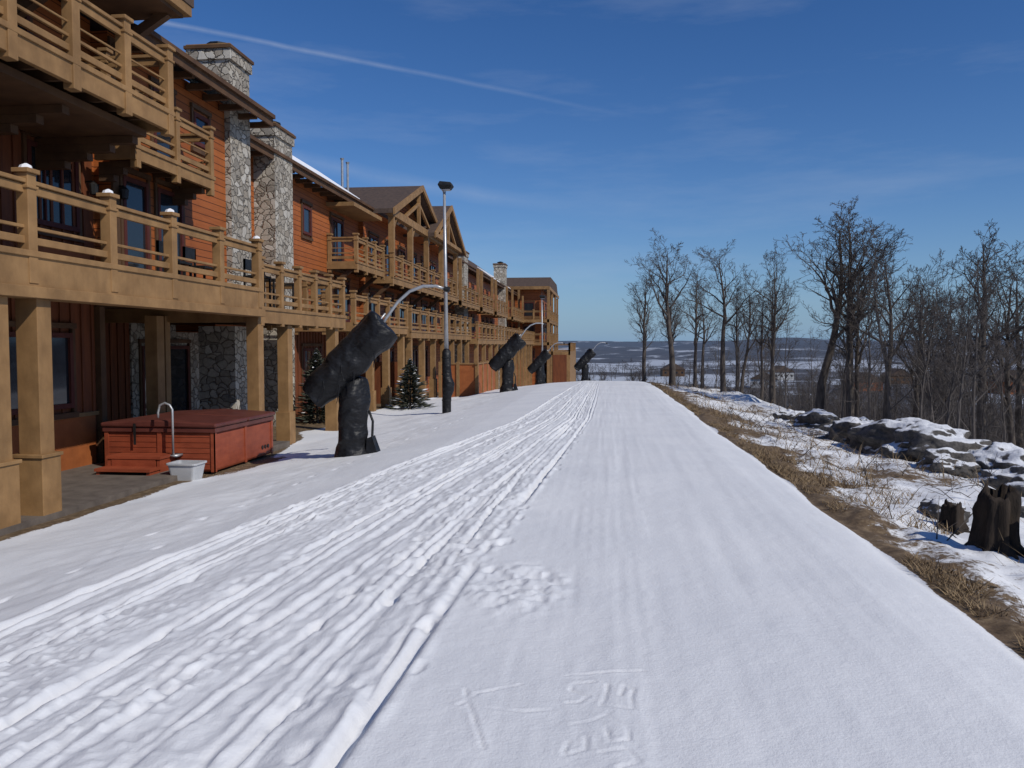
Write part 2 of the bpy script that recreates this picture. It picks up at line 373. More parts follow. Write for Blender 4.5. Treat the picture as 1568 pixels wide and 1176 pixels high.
def shed_roof(b,xe,ze,pitch,y0,y1,depth=6,snow=0):
    xr_=xe-depth; zr=ze+pitch*depth
    b.prism('roof',[(xe,ze),(xe,ze+.16),(xr_,zr+.16),(xr_,zr)],'Y',y0,y1)
    b.prism('roof',[(xr_,zr+.001),(xr_,zr+.161),(xr_-depth,ze+.16),(xr_-depth,ze)],'Y',y0,y1)
    b.box('dark_timber',xe+.002,xe+.05,y0-.02,y1+.02,ze-.13,ze+.17)
    b.box('dark_timber',xe+.052,xe+.13,y0,y1,ze+.06,ze+.16)
    y=y0+.4
    while y<y1:
        b.box('dark_timber',xe-.62,xe-.02,y-.05,y+.05,ze-.16,ze-.02); y+=.8
    if snow:
        b.prism('roof_snow',[(xe-.35,ze+.17+pitch*.35),(xe-.38,ze+.24+pitch*.38),(xe-2.2,ze+.25+pitch*2.2),(xe-2.2,ze+.17+pitch*2.2)],'Y',y0+snow[0],y0+snow[1])
def chimney(b,x0,x1,y0,y1,z0,z1):
    b.box('stone_chimney',x0,x1,y0,y1,z0,z1-.38)
    b.box('stone_chimney',x0-.06,x1+.06,y0-.06,y1+.06,z1-.38,z1-.12)
    b.box('dark_timber',x0-.10,x1+.10,y0-.10,y1+.10,z1-.118,z1-.04)
    b.box('timber',x0-.06,x1+.06,y0-.06,y1+.06,z1-.039,z1)
    cx,cy=(x0+x1)/2,(y0+y1)/2
    b.tube('chimney_cap',[(cx,cy,z1),(cx,cy,z1+.12)],.2,10)
    b.tube('chimney_cap',[(cx,cy,z1+.12),(cx,cy,z1+.18),(cx,cy,z1+.26)],[.32,.32,.08],10)
def batten_wall(b,x,y0,y1,z0,z1,step=.3):
    y=y0+.1
    while y<y1:
        b.box('dark_boards',x,x+.03,y-.03,y+.03,z0,z1); y+=step

# ===== townhouse 1 (nearest)
b=B()
X1=-9.55
b.box('walls',-20,X1,14.8,21,2.6,7.7)
b.box('walls',-20,-9.9,1,14.8,2.6,7.9)
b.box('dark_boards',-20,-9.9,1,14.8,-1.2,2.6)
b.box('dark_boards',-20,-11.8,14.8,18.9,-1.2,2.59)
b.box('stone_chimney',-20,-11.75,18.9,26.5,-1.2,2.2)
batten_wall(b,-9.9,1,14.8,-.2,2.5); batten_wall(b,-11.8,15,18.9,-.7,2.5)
b.box('red_panels',-9.9,-9.86,10,14.6,-.72,.28); b.box('timber',-9.9,-9.84,10,14.8,.281,.36)
window(b,-9.86,12.0,13.9,.5,1.85,2,1)
b.box('dark_timber',-9.95,-9.78,14.7,14.86,-.8,2.4)
window(b,-11.75,19.3,21.6,-.65,1.6,2,1); window(b,-11.75,22.6,24.2,-.65,1.6,2,1)
b.box('dark_timber',-20,-9.6,14.85,21,2.45,2.598)
b.box('dark_boards',-9.9,-9.87,8,14.7,5.55,7.2); batten_wall(b,-9.87,8,14.7,2.9,5.2,.3)
b.box('dark_boards',-9.9,-9.871,11,14.7,2.95,5.3)
window(b,-9.87,12.9,14.2,3.78,5.15,3,2)
window(b,-9.87,10.4,11.8,3.78,5.15,3,2)
b.box('red_panels',-9.87,-9.82,12.6,14.5,2.95,3.5)
window(b,X1,15.15,16.0,2.98,5.0,1,1); window(b,X1,16.4,17.4,2.98,5.0,1,1)
b.box('dark_timber',X1,X1+.05,14.8,15.0,2.9,7.6)
window(b,X1,18.0,18.7,6.35,7.05,1,1)
window(b,X1,16.3,17.1,5.5,7.1,1,1)
window(b,-9.86,10.2,11.2,5.9,7.4,1,2); window(b,-9.86,12.0,13,5.9,7.4,1,2)
platform(b,-9.9,-7.5,5.4,13.45,5.35,5.70)
railing(b,(-7.56,7.1),(-7.56,13.38),5.70,6.68,5,pw=.17,rails=2)
railing(b,(-9.8,13.38),(-7.56,13.38),5.70,6.68,2,(True,False),pw=.12)
for yy in (7,9.2,11.4,13.2):
    for k in range(4): b.box('dark_timber',-9.9,-8.05-.42*k,yy-.08,yy+.08,5.24-.13*(k+1),5.235-.13*k)
b.box('dark_timber',-9.7,-7.9,5.5,13.3,5.24,5.36)
platform(b,X1,-8.72,14.3,17.35,5.12,5.40)
railing(b,(-8.78,14.4),(-8.78,17.28),5.40,6.38,2,pw=.14,rails=2)
railing(b,(X1+.05,17.28),(-8.78,17.28),5.40,6.38,1,(False,False),pw=.14)
for yy in (14.5,17.1):
    for k in range(3): b.box('dark_timber',X1,-8.85-.2*k,yy-.07,yy+.07,5.12-.12*(k+1),5.115-.12*k)
platform(b,-11.7,-7.5,4.0,17.05,2.40,2.88)
railing(b,(-7.57,8.12),(-7.57,16.95),2.88,3.84,5,pw=.17,snow=True)
railing(b,(-7.57,4.6),(-7.57,8.12),2.88,3.84,2,(True,False),pw=.17)
b.box('timber',-7.85,-7.45,4,17.1,2.27,2.42)
platform(b,-11.7,-7.6,17.10,23.1,2.14,2.50)
railing(b,(-7.67,17.3),(-7.67,23.0),2.50,3.50,5,pw=.15,snow=False)
railing(b,(-9.9,23.0),(-7.67,23.0),2.50,3.50,2,(True,False),pw=.14)
for xx,yy in ((-7.72,9.35),(-7.72,10.15)):
    b.box('timber',xx-.16,xx+.16,yy-.14,yy+.14,-1,2.27)
    b.box('timber',xx-.21,xx+.21,yy-.19,yy+.19,-1.1,.12); b.box('timber',xx-.235,xx+.235,yy-.215,yy+.215,.121,.17)
for xx,yy in ((-7.75,17.2),(-9.6,16.3)):
    b.box('timber',xx-.14,xx+.14,yy-.14,yy+.14,-1,2.27); b.box('timber',xx-.18,xx+.18,yy-.18,yy+.18,-1,-.1)
for yy in (19.1,22.6):
    b.box('timber',-7.98,-7.7,yy-.14,yy+.14,-1,2.13); b.box('timber',-8.02,-7.66,yy-.18,yy+.18,-1,.0)
b.box('timber',-10,-9.75,17,17.2,-1,2.3)
chimney(b,-10.45,-9.4,19.6,20.75,2.9,9.2)
b.box('stone_chimney',-10.4,-9.42,19.7,20.7,-1,2.13)
shed_roof(b,-8.9,7.62,.5,14.9,20.95)
b.box('timber',-9.5,-7.9,2,14.95,7.93,8.12); b.box('roof',-16,-7.88,1.9,15.0,8.121,8.3)
b.box('dark_timber',-9.6,-8.0,3,14.8,7.86,7.93)
for yy in (8,10.2,12.4,14.6): b.beam('dark_timber',(-9.85,yy,6.9),(-8.2,yy,7.9),.15,.17)
b.box('patio',-11.7,-7.5,2,18.5,-.95,-.66)
for (lx,ly,lz) in ((-9.8,14.5,4.6),(-9.5,15.0,4.6),(-9.8,11.5,6.5),(-9.8,13.3,6.7)):
    b.tube('wall_lamps',[(lx+.1,ly,lz+.16),(lx+.1,ly,lz+.1),(lx+.1,ly,lz-.08)],[.03,.09,.07],8); b.box('wall_lamps',lx-.05,lx+.1,ly-.02,ly+.02,lz+.15,lz+.18)
for (fx,fy) in ((-8.5,15.2),(-8.5,16.2),(-8.3,18.6),(-8.4,19.5),(-8.5,21.0)):
    b.box('furniture',fx-.25,fx+.25,fy-.25,fy+.25,2.5+.75,2.5+.8)
    for sx_ in (-1,1):
        for sy_ in (-1,1): b.box('furniture',fx+sx_*.22-.02,fx+sx_*.22+.02,fy+sy_*.22-.02,fy+sy_*.22+.02,2.5,3.7 if sx_<0 else 3.25)
    b.box('furniture',fx-.24,fx-.2,fy-.24,fy+.24,3.45,3.7)
e=empty('condo_lodge_building'); b.emit(e,MATS,bevel={'timber':.008})

# ===== townhouse 2
b=B(); X2=-10.6
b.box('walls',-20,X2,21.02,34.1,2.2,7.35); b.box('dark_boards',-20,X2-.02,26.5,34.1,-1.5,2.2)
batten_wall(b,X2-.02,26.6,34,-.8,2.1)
b.box('walls',-12,X2-.01,21.03,26.5,2.0,2.3)
chimney(b,-10.75,-9.93,23.6,25.0,-1,8.35)
for pv in (27,27.6,28.4): 
    b.tube('vent_pipes',[(-11.6,pv,8),(-11.6,pv,9.1+.2*(pv>28)),(-11.6,pv,9.2)],[.06,.06,.1],8)
window(b,X2,27.5,28.3,5.6,6.55,1,1); window(b,X2,30.5,31.9,4.75,6.6,2,1); window(b,X2,28.6,30.2,2.6,4.2,2,1); window(b,X2,31,32.6,2.6,4.2,2,1)
window(b,X2-.01,27.4,29.2,-.4,1.5,2,1); window(b,X2-.01,30.4,32.2,-.4,1.5,2,1)
shed_roof(b,-10.0,7.38,.66,21.0,34.0,5,snow=(5.0,12.6))
platform(b,X2,-9.4,30.0,33.85,4.55,4.85); railing(b,(-9.46,30.1),(-9.46,33.8),4.85,5.8,3,pw=.14,rails=2); railing(b,(X2+.1,30.1),(-9.46,30.1),4.85,5.8,1,(True,False),pw=.14,rails=2)
for yy in (30.2,33.6): b.beam('dark_timber',(X2,yy,3.8),(-9.7,yy,4.55),.13,.15)
b.box('timber',X2,-9.5,30,33.9,6.95,7.1)
platform(b,X2,-8.4,26.5,34.0,2.1,2.42); railing(b,(-8.47,26.6),(-8.47,33.9),2.42,3.38,5,pw=.15); railing(b,(X2+.1,26.6),(-8.47,26.6),2.42,3.38,2,(True,False),pw=.15)
for yy in (26.8,29,31.2,33.6):
    b.box('timber',-8.75,-8.5,yy-.13,yy+.13,-1.2,2.1); b.box('timber',-8.8,-8.45,yy-.17,yy+.17,-1.2,-.05)
e=empty('condo_lodge_building'); b.emit(e,MATS)

# ===== townhouse 3 (twin gables)
b=B(); X3=-10.4
b.box('walls',-20,X3,34.12,50,-4,7.4)
gable_roof(b,-9.05,-13.4,39.6,5.2,7.45,9.35); gable_roof(b,-8.75,-13.2,45.7,4.2,7.42,9.4)
b.prism('roof',[(-9.9,7.41),(-9.9,7.55),(-16,10.0),(-16,9.86)],'Y',34.0,50.2)
platform(b,X3,-9.15,34.3,50,4.32,4.64); railing(b,(-9.22,34.4),(-9.22,49.9),4.64,5.6,9,pw=.15,rails=2); railing(b,(X3,34.4),(-9.22,34.4),4.64,5.6,1,(False,False),pw=.15,rails=2)
for yy in (34.5,37.9,41.4,45.2,49.6):
    b.box('timber',-9.36,-9.12,yy-.12,yy+.12,4.6,7.45)
    b.beam('timber',(-9.24,yy,6.5),(-9.24,yy+.8,7.4),.12,.12)
    b.beam('dark_timber',(X3,yy,3.4),(-9.3,yy,4.35),.13,.15)
b.box('timber',-9.38,-9.1,34.2,50,7.25,7.44)
platform(b,X3,-8.3,34.1,50,1.95,2.27); railing(b,(-8.37,34.2),(-8.37,49.9),2.27,3.24,9,pw=.15)
for yy in np.arange(34.6,50,2.5):
    b.box('timber',-8.65,-8.4,yy-.13,yy+.13,-1.6,1.95); b.box('timber',-8.7,-8.35,yy-.17,yy+.17,-1.6,-.05)
for yy in (35,37.6,40,42.6,45.2,47.6):
    window(b,X3,yy,yy+1.3,4.75,6.5,2,1); window(b,X3,yy,yy+1.3,2.4,4.0,2,1); window(b,X3,yy,yy+1.3,-.5,1.4,2,1)
window(b,34.12,-11.9,-11.0,2.6,3.9,1,1,'Y')
b.box('dark_boards',-12,-8.9,34.1,34.2,-1.2,.9)
for pv in (36.2,37): b.tube('vent_pipes',[(-12,pv,7.5),(-12,pv,10.1),(-12,pv,10.2)],[.06,.06,.1],8)
e=empty('condo_lodge_building'); b.emit(e,MATS)

# ===== townhouse 4 (long far row)
b=B(); X4=-10.5
b.box('walls',-20,X4,50.1,92,-7,7.3)
shed_roof(b,-9.9,7.35,.7,50.3,92,5,snow=(26,38))
for cy in (79.2,56): chimney(b,-10.9,-9.8,cy,cy+1.6,-5,9.7 if cy>60 else 8.3)
for k,(y0,y1) in enumerate(((51,58.5),(60,66),(68,76),(80.5,91))):
    platform(b,X4,-9.1,y0,y1,4.2,4.5,False); railing(b,(-9.17,y0+.1),(-9.17,y1-.1),4.5,5.45,int((y1-y0)/1.8),pw=.15,rails=2); railing(b,(X4,y0+.1),(-9.17,y0+.1),4.5,5.45,1,(False,False),pw=.15)
    yy=y0+.6
    while yy<y1-1.3:
        window(b,X4,yy,yy+1.2,4.6,6.4,2,1); window(b,X4,yy,yy+1.2,2.2,3.9,2,1); yy+=2.6
    b.box('timber',-9.3,-9.1,y0,y0+.2,4.2,7.2); b.box('timber',-9.3,-9.1,y1-.2,y1,4.2,7.2)
platform(b,X4,-7.9,50.1,92,1.7,2.05,False); railing(b,(-7.97,50.2),(-7.97,91.9),2.05,3.0,22,pw=.16)
railing(b,(X4,50.2),(-7.97,50.2),2.05,3.0,1,(False,False),pw=.16)
for yy in np.arange(50.5,92,3.2): b.box('timber',-8.2,-7.95,yy-.14,yy+.14,-6,1.7)
e=empty('condo_lodge_building'); b.emit(e,MATS)
# ===== townhouse 5 (far end, projecting)
b=B(); X5=-7.2
b.box('walls',-16,X5,92.1,110,-9,8.2)
b.prism('roof',[(92.0-.6,8.1),(110.6,8.1),(107,9.6),(95,9.6)],'X',-16,X5+.9)
b.box('timber',-16,X5+1.0,91.3,91.42,7.95,8.3); b.box('timber',X5+.91,X5+1.02,91.43,110.6,7.95,8.3)
for zb in (4.2,1.6):
    platform(b,X5,-6.2,92.1,109,zb,zb+.35,False); railing(b,(-6.27,92.2),(-6.27,108.9),zb+.35,zb+1.35,8,pw=.18); railing(b,(X5-2.5,91.2),(-6.27,91.2),zb+.35,zb+1.35,2,pw=.18)
    b.box('timber',X5-2.6,-6.2,91.1,92.1,zb,zb+.35)
for yy in (92.4,98,104,108.8): b.box('timber',-6.45,-6.2,yy-.15,yy+.15,-6,7.9)
b.box('timber',X5-2.6,X5-2.35,91.1,91.3,-6,7.9); b.box('timber',-6.45,-6.2,91.1,91.3,-6,7.9)
for xx in (-11.5,-9.2): 
    for z_ in (-.6,2.2,4.9): window(b,92.1,xx,xx+1.2,z_,z_+1.6,1,1,'Y')
for yy in (94,98.5,103):
    for z_ in (-.6,2.2,4.9): window(b,X5,yy,yy+1.8,z_,z_+1.6,1,1)
b.box('timber',-6.2,-3.9,93,112,-6,.9) ; railing(b,(-4.0,93.1),(-4.0,111),.9,1.8,7,pw=.2); railing(b,(-6,93.1),(-4.0,93.1),.9,1.8,1,pw=.2)
b.box('dark_boards',-5.9,-4.3,92.95,93,-4,.5)
e=empty('condo_lodge_building'); b.emit(e,MATS)

# ------------------------------------------------------------------ fence enclosure
b=B(); zb=gz(-6.5,41)
b.box('panel',-8.2,-6.3,39.3,39.36,zb-.3,zb+1.55); b.box('panel',-6.3,-6.24,39.3,46,zb-.3,zb+1.55)
for yy in np.arange(39.33,46.1,1.65): b.box('posts',-6.34,-6.18,yy-.08,yy+.08,zb-.4,zb+1.68)
for xx in (-8.1,-7.2): b.box('posts',xx-.08,xx+.08,39.24,39.40,zb-.4,zb+1.68)
b.box('posts',-6.35,-6.19,39.2,46,zb+1.551,zb+1.62); b.box('posts',-8.2,-6.36,39.26,39.42,zb+1.551,zb+1.62)
e=empty('wooden_fence'); b.emit(e,dict(panel=M_red,posts=M_tan))

# ------------------------------------------------------------------ hot tub
b=B(); x0,x1,y0,y1=-9.35,-7.2,14.15,16.75; z0=-.72
b.box('cabinet',x0,x1,y0,y1,z0,z0+.74)
b.box('rim',x0-.04,x1+.04,y0-.04,y1+.04,z0+.741,z0+.82)
b.prism('cover',[(x0-.07,z0+.83),(x1+.07,z0+.83),(x1+.07,z0+.91),((x0+x1)/2,z0+.97),(x0-.07,z0+.91)],'Y',y0-.07,(y0+y1)/2-.015)
b.prism('cover',[(x0-.07,z0+.83),(x1+.07,z0+.83),(x1+.07,z0+.91),((x0+x1)/2,z0+.97),(x0-.07,z0+.91)],'Y',(y0+y1)/2+.015,y1+.07)
for xx in (x0+.02,(x0+x1)/2,x1-.02): b.box('trim',xx-.04,xx+.04,y0-.02,y0,z0,z0+.74)
for yy in (y0+.02,(y0+y1)/2,y1-.02): b.box('trim',x1,x1+.02,yy-.04,yy+.04,z0,z0+.74)
for i in range(7): b.box('trim',x0,x1,y0-.008,y0,z0+.1*i+.05,z0+.1*i+.058)
for i in range(3): b.tube('fittings',[(x1,y1-.5+.14*i,z0+.2),(x1+.02,y1-.5+.14*i,z0+.2)],.04,10)
for yy in (y0-.075,): b.box('strap',x0+.6,x0+.65,yy-.004,yy,z0+.5,z0+.9)
hx=-7.9; hy=13.95
b.tube('handrail',[(hx,hy,z0+.35),(hx,hy,z0+1.18),(hx-.05,hy,z0+1.26),(hx-.14,hy,z0+1.3),(hx-.24,hy,z0+1.26),(hx-.28,hy,z0+1.12),(hx-.28,hy,z0+1.02)],.022,8)
b.box('handrail',hx-.08,hx+.08,hy-.02,hy+.2,z0+.3,z0+.34)
b.box('steps',-9.0,-7.95,13.6,14.1,z0+.30,z0+.35); b.box('steps',-9.0,-7.95,13.25,13.62,z0+.12,z0+.17)
for xx in (-8.95,-8.0):
    b.box('steps',xx-.03,xx+.03,13.62,14.1,z0,z0+.3); b.box('steps',xx-.03,xx+.03,13.28,13.6,z0,z0+.12)
b.box('steps',-9.0,-7.95,14.06,14.09,z0+.05,z0+.3); b.box('steps',-8.9,-8.05,13.61,13.63,z0+.17,z0+.29)
e=empty('hot_tub'); b.emit(e,dict(cabinet=M_tub,rim=M_cover,cover=M_cover,trim=M_tub,fittings=M_iron,strap=M_iron,handrail=M_grey,steps=M_tub),smooth=('handrail',),bevel={'cabinet':.05,'cover':.03})
b=B(); bx0,by0=-7.42,13.55; zb=gz(bx0,by0)-.03
def rrect(cx,cy,hx_,hy_,r,z):
    o=[]
    for (sx_,sy_,a0) in ((1,1,0),(-1,1,90),(-1,-1,180),(1,-1,270)):
        for k in range(4):
            a=math.radians(a0+k*30); o.append((cx+sx_*(hx_-r)+r*math.cos(a),cy+sy_*(hy_-r)+r*math.sin(a),z))
    return o
def loft(b,key,rings,cap0=True,cap1=False):
    v,f=b._g(key); n=len(v); k=len(rings[0])
    for r in rings: v.extend(r)
    for i in range(len(rings)-1):
        for j in range(k): f.append((n+i*k+j,n+i*k+(j+1)%k,n+(i+1)*k+(j+1)%k,n+(i+1)*k+j))
    if cap0: f.append(tuple(n+j for j in range(k))[::-1])
    if cap1: f.append(tuple(n+(len(rings)-1)*k+j for j in range(k)))
loft(b,'tub',[rrect(bx0,by0,.21,.17,.05,zb),rrect(bx0,by0,.26,.21,.05,zb+.30),rrect(bx0,by0,.285,.235,.06,zb+.31),rrect(bx0,by0,.285,.235,.06,zb+.34),rrect(bx0,by0,.25,.2,.05,zb+.34),rrect(bx0,by0,.21,.17,.05,zb+.05)],True,True)
e=empty('plastic_storage_bin'); b.emit(e,dict(tub=M_white))

# ------------------------------------------------------------------ snow guns
def snow_gun(x,y,rot=0,sc=1,pipe=True):
    z=gz(x,y)-.03
    b=B(); rnd=random.Random(int(y*10))
    def wr(a): return a*(1+rnd.uniform(-.05,.05))
    b.tube('pedestal_wrap',[(0,0,-.1),(0,0,-.05),(0,0,.05),(.01,0,.2),(.02,0,.35),(.03,0,.55),(.04,0,.75),(.05,0,1.0),(.06,0,1.3),(.05,0,1.58)],[wr(.40),.39,wr(.36),.31,.29,.27,.29,.30,wr(.29),.25],16)
    d=Vector((.70,.12,.72)).normalized(); c=Vector((-.02,-.12,1.85)); 
    P=[c+d*t for t in (-1.0,-.995,-.98,-.8,-.6,-.3,-.27,-.24,.0,.3,.33,.36,.6,.86,.98,.985,.99)]
    b.tube('barrel_wrap',[tuple(p) for p in P],[.16,.27,wr(.30),.315,.325,.335,.318,.335,.35,.365,.345,.37,.385,.395,.385,.36,.2],20)
    b.tube('barrel_wrap',[tuple(c+d*.1+Vector((0,-.3,.1))),tuple(c+d*.7+Vector((0,-.34,-.02)))],[.05,.05],8)
    for k in range(5):
        q=c+d*rnd.uniform(-.6,.8); s0=Vector((0,-.33,0)) if k%2 else Vector((.2,-.25,-.15))
        b.tube('ties',[tuple(q+s0),tuple(q+s0+Vector((rnd.uniform(-.04,.04),-.02,-.16))),tuple(q+s0+Vector((rnd.uniform(-.06,.06),-.03,-.34)))],[.012,.010,.006],5)
    if pipe:
        s=c+d*.85
        pts=[s,s+Vector((.12,.05,.22)),s+Vector((.33,.1,.52)),s+Vector((.55,.15,.72)),s+Vector((.80,.2,.82)),s+Vector((1.05,.22,.82)),s+Vector((1.2,.23,.77))]
        b.tube('water_lance',[tuple(p) for p in pts],[.030]*5+[.026,.026],8)
        b.tube('nozzle',[tuple(pts[-1]),tuple(pts[-1]+Vector((.1,0,-.03)))],[.05,.05],8)
        b.tube('water_lance',[tuple(s+Vector((-.12,0,.02))),tuple(s+Vector((.1,.05,.30)))],.02,6)
    loft(b,'valve_box',[[(.30,-.12,-.05),(.58,-.12,-.05),(.58,.15,-.05),(.30,.15,-.05)],[(.32,-.1,.38),(.42,-.1,.42),(.42,.12,.42),(.32,.12,.38)]],True,True)
    b.tube('hose',[(.34,0,.9),(.42,-.02,.7),(.40,0,.4),(.36,0,.1)],.025,8)
    e=empty('snow_gun',(x,y,z)); e.rotation_euler=(0,0,rot); e.scale=(sc,)*3
    obs=b.emit(e,dict(pedestal_wrap=M_black,barrel_wrap=M_black,ties=M_black,water_lance=M_grey,nozzle=M_iron,valve_box=M_black,hose=M_iron),smooth=('pedestal_wrap','barrel_wrap','water_lance','hose'))
    for o in obs:
        if o.name.startswith(('pedestal','barrel')):
            sd=o.modifiers.new('s','SUBSURF'); sd.levels=sd.render_levels=2
            for ns,st in ((.34,.11),(.13,.022)):
                tx=bpy.data.textures.new('crumple','CLOUDS'); tx.noise_scale=ns; tx.noise_depth=0
                dm=o.modifiers.new('d','DISPLACE'); dm.texture=tx; dm.strength=st; dm.mid_level=.5
snow_gun(-4.8,14.9,0); snow_gun(-4.6,38,.05); snow_gun(-4.75,59,.0,1.0); snow_gun(-1.5,62,.1,.95)
# ------------------------------------------------------------------ lamp posts
def lamp(x,y,h):
    z=gz(x,y); b=B()
    b.tube('pole',[(0,0,1.9),(-.02,0,h*.6),(-.05,0,h)],[.075,.06,.045],12)
    b.tube('padding',[(0,0,-.2),(0,0,.05),(0,0,.35),(.01,0,.55),(.05,0,.75),(.06,0,.95),(.02,0,1.15),(0,0,1.5),(0,0,2.0),(0,0,2.1)],[.15,.15,.15,.155,.20,.21,.165,.15,.145,.09],14)
    for t in (.4,1.25,1.8): b.tube('straps',[(0,0,t),(0,0,t+.04)],.162,12)
    t=h
    b.tube('arm',[(-.05,0,t),(-.05,0,t+.1)],.06,8)
    loft(b,'lamp_head',[[(-.16,-.14,t+.08),(.16,-.14,t+.08),(.16,.16,t+.08),(-.16,.16,t+.08)],[(-.24,-.2,t+.22),(.24,-.2,t+.20),(.24,.2,t+.20),(-.24,.2,t+.22)],[(-.18,-.15,t+.34),(.18,-.15,t+.30),(.18,.15,t+.30),(-.18,.15,t+.34)]],True,True)
    b.box('lamp_lens',-.14,.14,-.12,.14,t+.06,t+.078)
    e=empty('street_lamp',(x,y,z)); b.emit(e,dict(pole=M_grey,padding=M_black,straps=M_iron,arm=M_grey,lamp_head=M_iron,lamp_lens=M_white),smooth=('pole','padding'),bevel={'lamp_head':.02})
lamp(-5.15,26,7.2); lamp(-4.9,64,7.0)

# ------------------------------------------------------------------ bare trees
def tree_mesh(name,seed,H,r0,levels=4,limbs=13,start=.35,spread=.9,sides0=8,twig=1.0,mat_=None,crown=1.0):
    R=random.Random(seed); V=[];F=[]
    def tube(P,rad,sides):
        n=len(V)
        for i,p in enumerate(P):
            d=(P[min(i+1,len(P)-1)]-P[max(i-1,0)]); d.normalize()
            a=d.cross(Vector((.31,.95,.1))); 
            if a.length<.05: a=d.cross(Vector((1,0,0)))
            a.normalize(); c=a.cross(d)
            for j in range(sides):
                t=6.2832*j/sides; q=p+(a*math.cos(t)+c*math.sin(t))*rad[i]; V.append((q.x,q.y,q.z))
        for i in range(len(P)-1):
            for j in range(sides):
                k=(j+1)%sides; F.append((n+i*sides+j,n+i*sides+k,n+(i+1)*sides+k,n+(i+1)*sides+j))
    def branch(p,d,L,r,lv):
        segs={0:12,1:7,2:5,3:4}.get(lv,3); P=[p.copy()]; rad=[r]; dirs=[d.copy()]
        wig={0:.06,1:.22,2:.28,3:.3}.get(lv,.32)
        for i in range(segs):
            up={0:.38,1:.10}.get(lv,.06)
            d=d+Vector((R.gauss(0,wig),R.gauss(0,wig),R.gauss(0,wig*.6)+up)); d.normalize()
            p=p+d*(L/segs); P.append(p.copy()); t=(i+1)/segs
            rad.append(max(.0075*twig,r*(1-t)**.85*.95+ r*.08*(lv==0)) if lv<levels else max(.006*twig,r*(1-.7*t))); dirs.append(d.copy())
        if lv==0: rad[0]*=1.35
        tube(P,rad,sides0 if lv==0 else (5 if lv==1 else 3))
        if lv>=levels: return
        n={0:limbs,1:7,2:5,3:4}.get(lv,3)
        for k in range(n):
            lo=start if lv==0 else .22
            t=lo+(1-lo)*((k+R.random())/n); t=min(t,.98); i=min(int(t*segs),segs-1); f=t*segs-i
            q=P[i].lerp(P[i+1],f); dd=dirs[i+1]
            az=R.random()*6.283 if lv>0 else (k*2.4+R.uniform(-.5,.5))
            side=Vector((math.cos(az),math.sin(az),0)); 
            if lv>0:
                side=Vector((R.gauss(0,1),R.gauss(0,1),R.gauss(0,.7))); side=side-dd*side.dot(dd); side.normalize()
            ang=R.uniform(.55,1.0)*spread if lv==0 else R.uniform(.45,1.0)
            nd=(dd*math.cos(ang)+side*math.sin(ang)); nd.normalize()
            if lv==0: l=L*R.uniform(.24,.40)*(1.15-.75*(t-lo)/(1-lo))*crown
            else: l=L*R.uniform(.35,.6)*(1.1-.5*t)
            rr=min((rad[i]*(1-f)+rad[i+1]*f)*.7,r*(.40 if lv==0 else .55))
            branch(q,nd,l,max(rr,.008*twig),lv+1)
    branch(Vector((0,0,-.4)),Vector((R.uniform(-.03,.03),R.uniform(-.03,.03),1)).normalized(),H+.4,r0,0)
    V=np.array(V); V[:,2]*=np.where(V[:,2]>0,H/V[:,2].max(),1)
    me=np_mesh(name,V,np.array(F)); me.materials.append(mat_ or M_bark); return me
TV=[tree_mesh('bare_tree_mesh',100+i,10,.20,4,limbs=l,start=s,spread=sp,crown=cr) for i,(l,s,sp,cr) in enumerate([(14,.42,.8,.95),(13,.46,.9,1.05),(15,.38,.75,.85),(12,.48,.95,1.0)])]
def place_tree(x,y,ztop,var,wid=1.0,rot=0):
    z=gz(x,y); h=ztop-z; s=h/10.
    o=bpy.data.objects.new('bare_tree',TV[var]); o.location=(x,y,z); o.scale=(s*wid,s*wid,s); o.rotation_euler=(0,0,rot); scene.collection.objects.link(o)
for i,(x,y,zt,v_,w) in enumerate([(2.45,50,6.3,0,.95),(3.75,45,8.2,1,1.0),(5.3,48,6.4,2,.8),(6.1,42,7.0,3,1.0),(6.6,41,5.0,2,.8),(7.2,38,4.2,0,.8),(8.1,40,6.6,3,.7),
    (8.9,35,7.9,1,1.1),(9.7,33,5.6,2,.8),(9.9,34,7.5,0,1.0),(10.8,32,6.0,3,.9),(12.6,28.5,5.9,2,.95),(12.2,33,4.4,0,.8),(14.5,30,5.2,1,.85),(13.9,25,4.2,3,.9),(15.8,27,4.8,0,.8),(4.6,55,5.6,2,.8),(2.9,58,4.4,3,.8),
    (7.6,46,5.6,1,.8),(9.0,44,5.8,2,.8),(11.4,38,5.8,0,.8),(13.2,36,5.4,1,.8),(16.5,34,5.6,3,.9),(11.0,27,3.4,2,.8),(5.0,62,6.0,0,.9),(7.0,58,6.0,3,.9)]):
    place_tree(x,y,zt,v_,w,i*1.7)
SV=[tree_mesh('sapling_mesh',300+i,7,.07,3,limbs=11,start=.25,spread=.7,sides0=5,twig=.9,mat_=M_barkd) for i in range(3)]
DV=[tree_mesh('woods_mesh',400+i,10,.17,3,limbs=12,start=.25,spread=.75,sides0=4,twig=2.2,mat_=M_barkd,crown=1.1) for i in range(3)]
us=empty('understory_saplings'); k=0
while k<240:
    y=random.uniform(18,85); x=random.uniform(7.5,9+y*.75)
    if x/y<.10: continue
    if x/y<.30 and random.random()<.5: continue
    z=gz(x,y); o=bpy.data.objects.new('sapling',random.choice(SV)); s=random.uniform(.5,1.2)*(1 if x>8.5 else .6)
    o.location=(x,y,z); o.scale=(s,s,s*1.1); o.rotation_euler=(random.uniform(-.05,.05),random.uniform(-.05,.05),random.random()*6.28); o.parent=us; scene.collection.objects.link(o); k+=1
dw=empty('distant_trees'); k=0
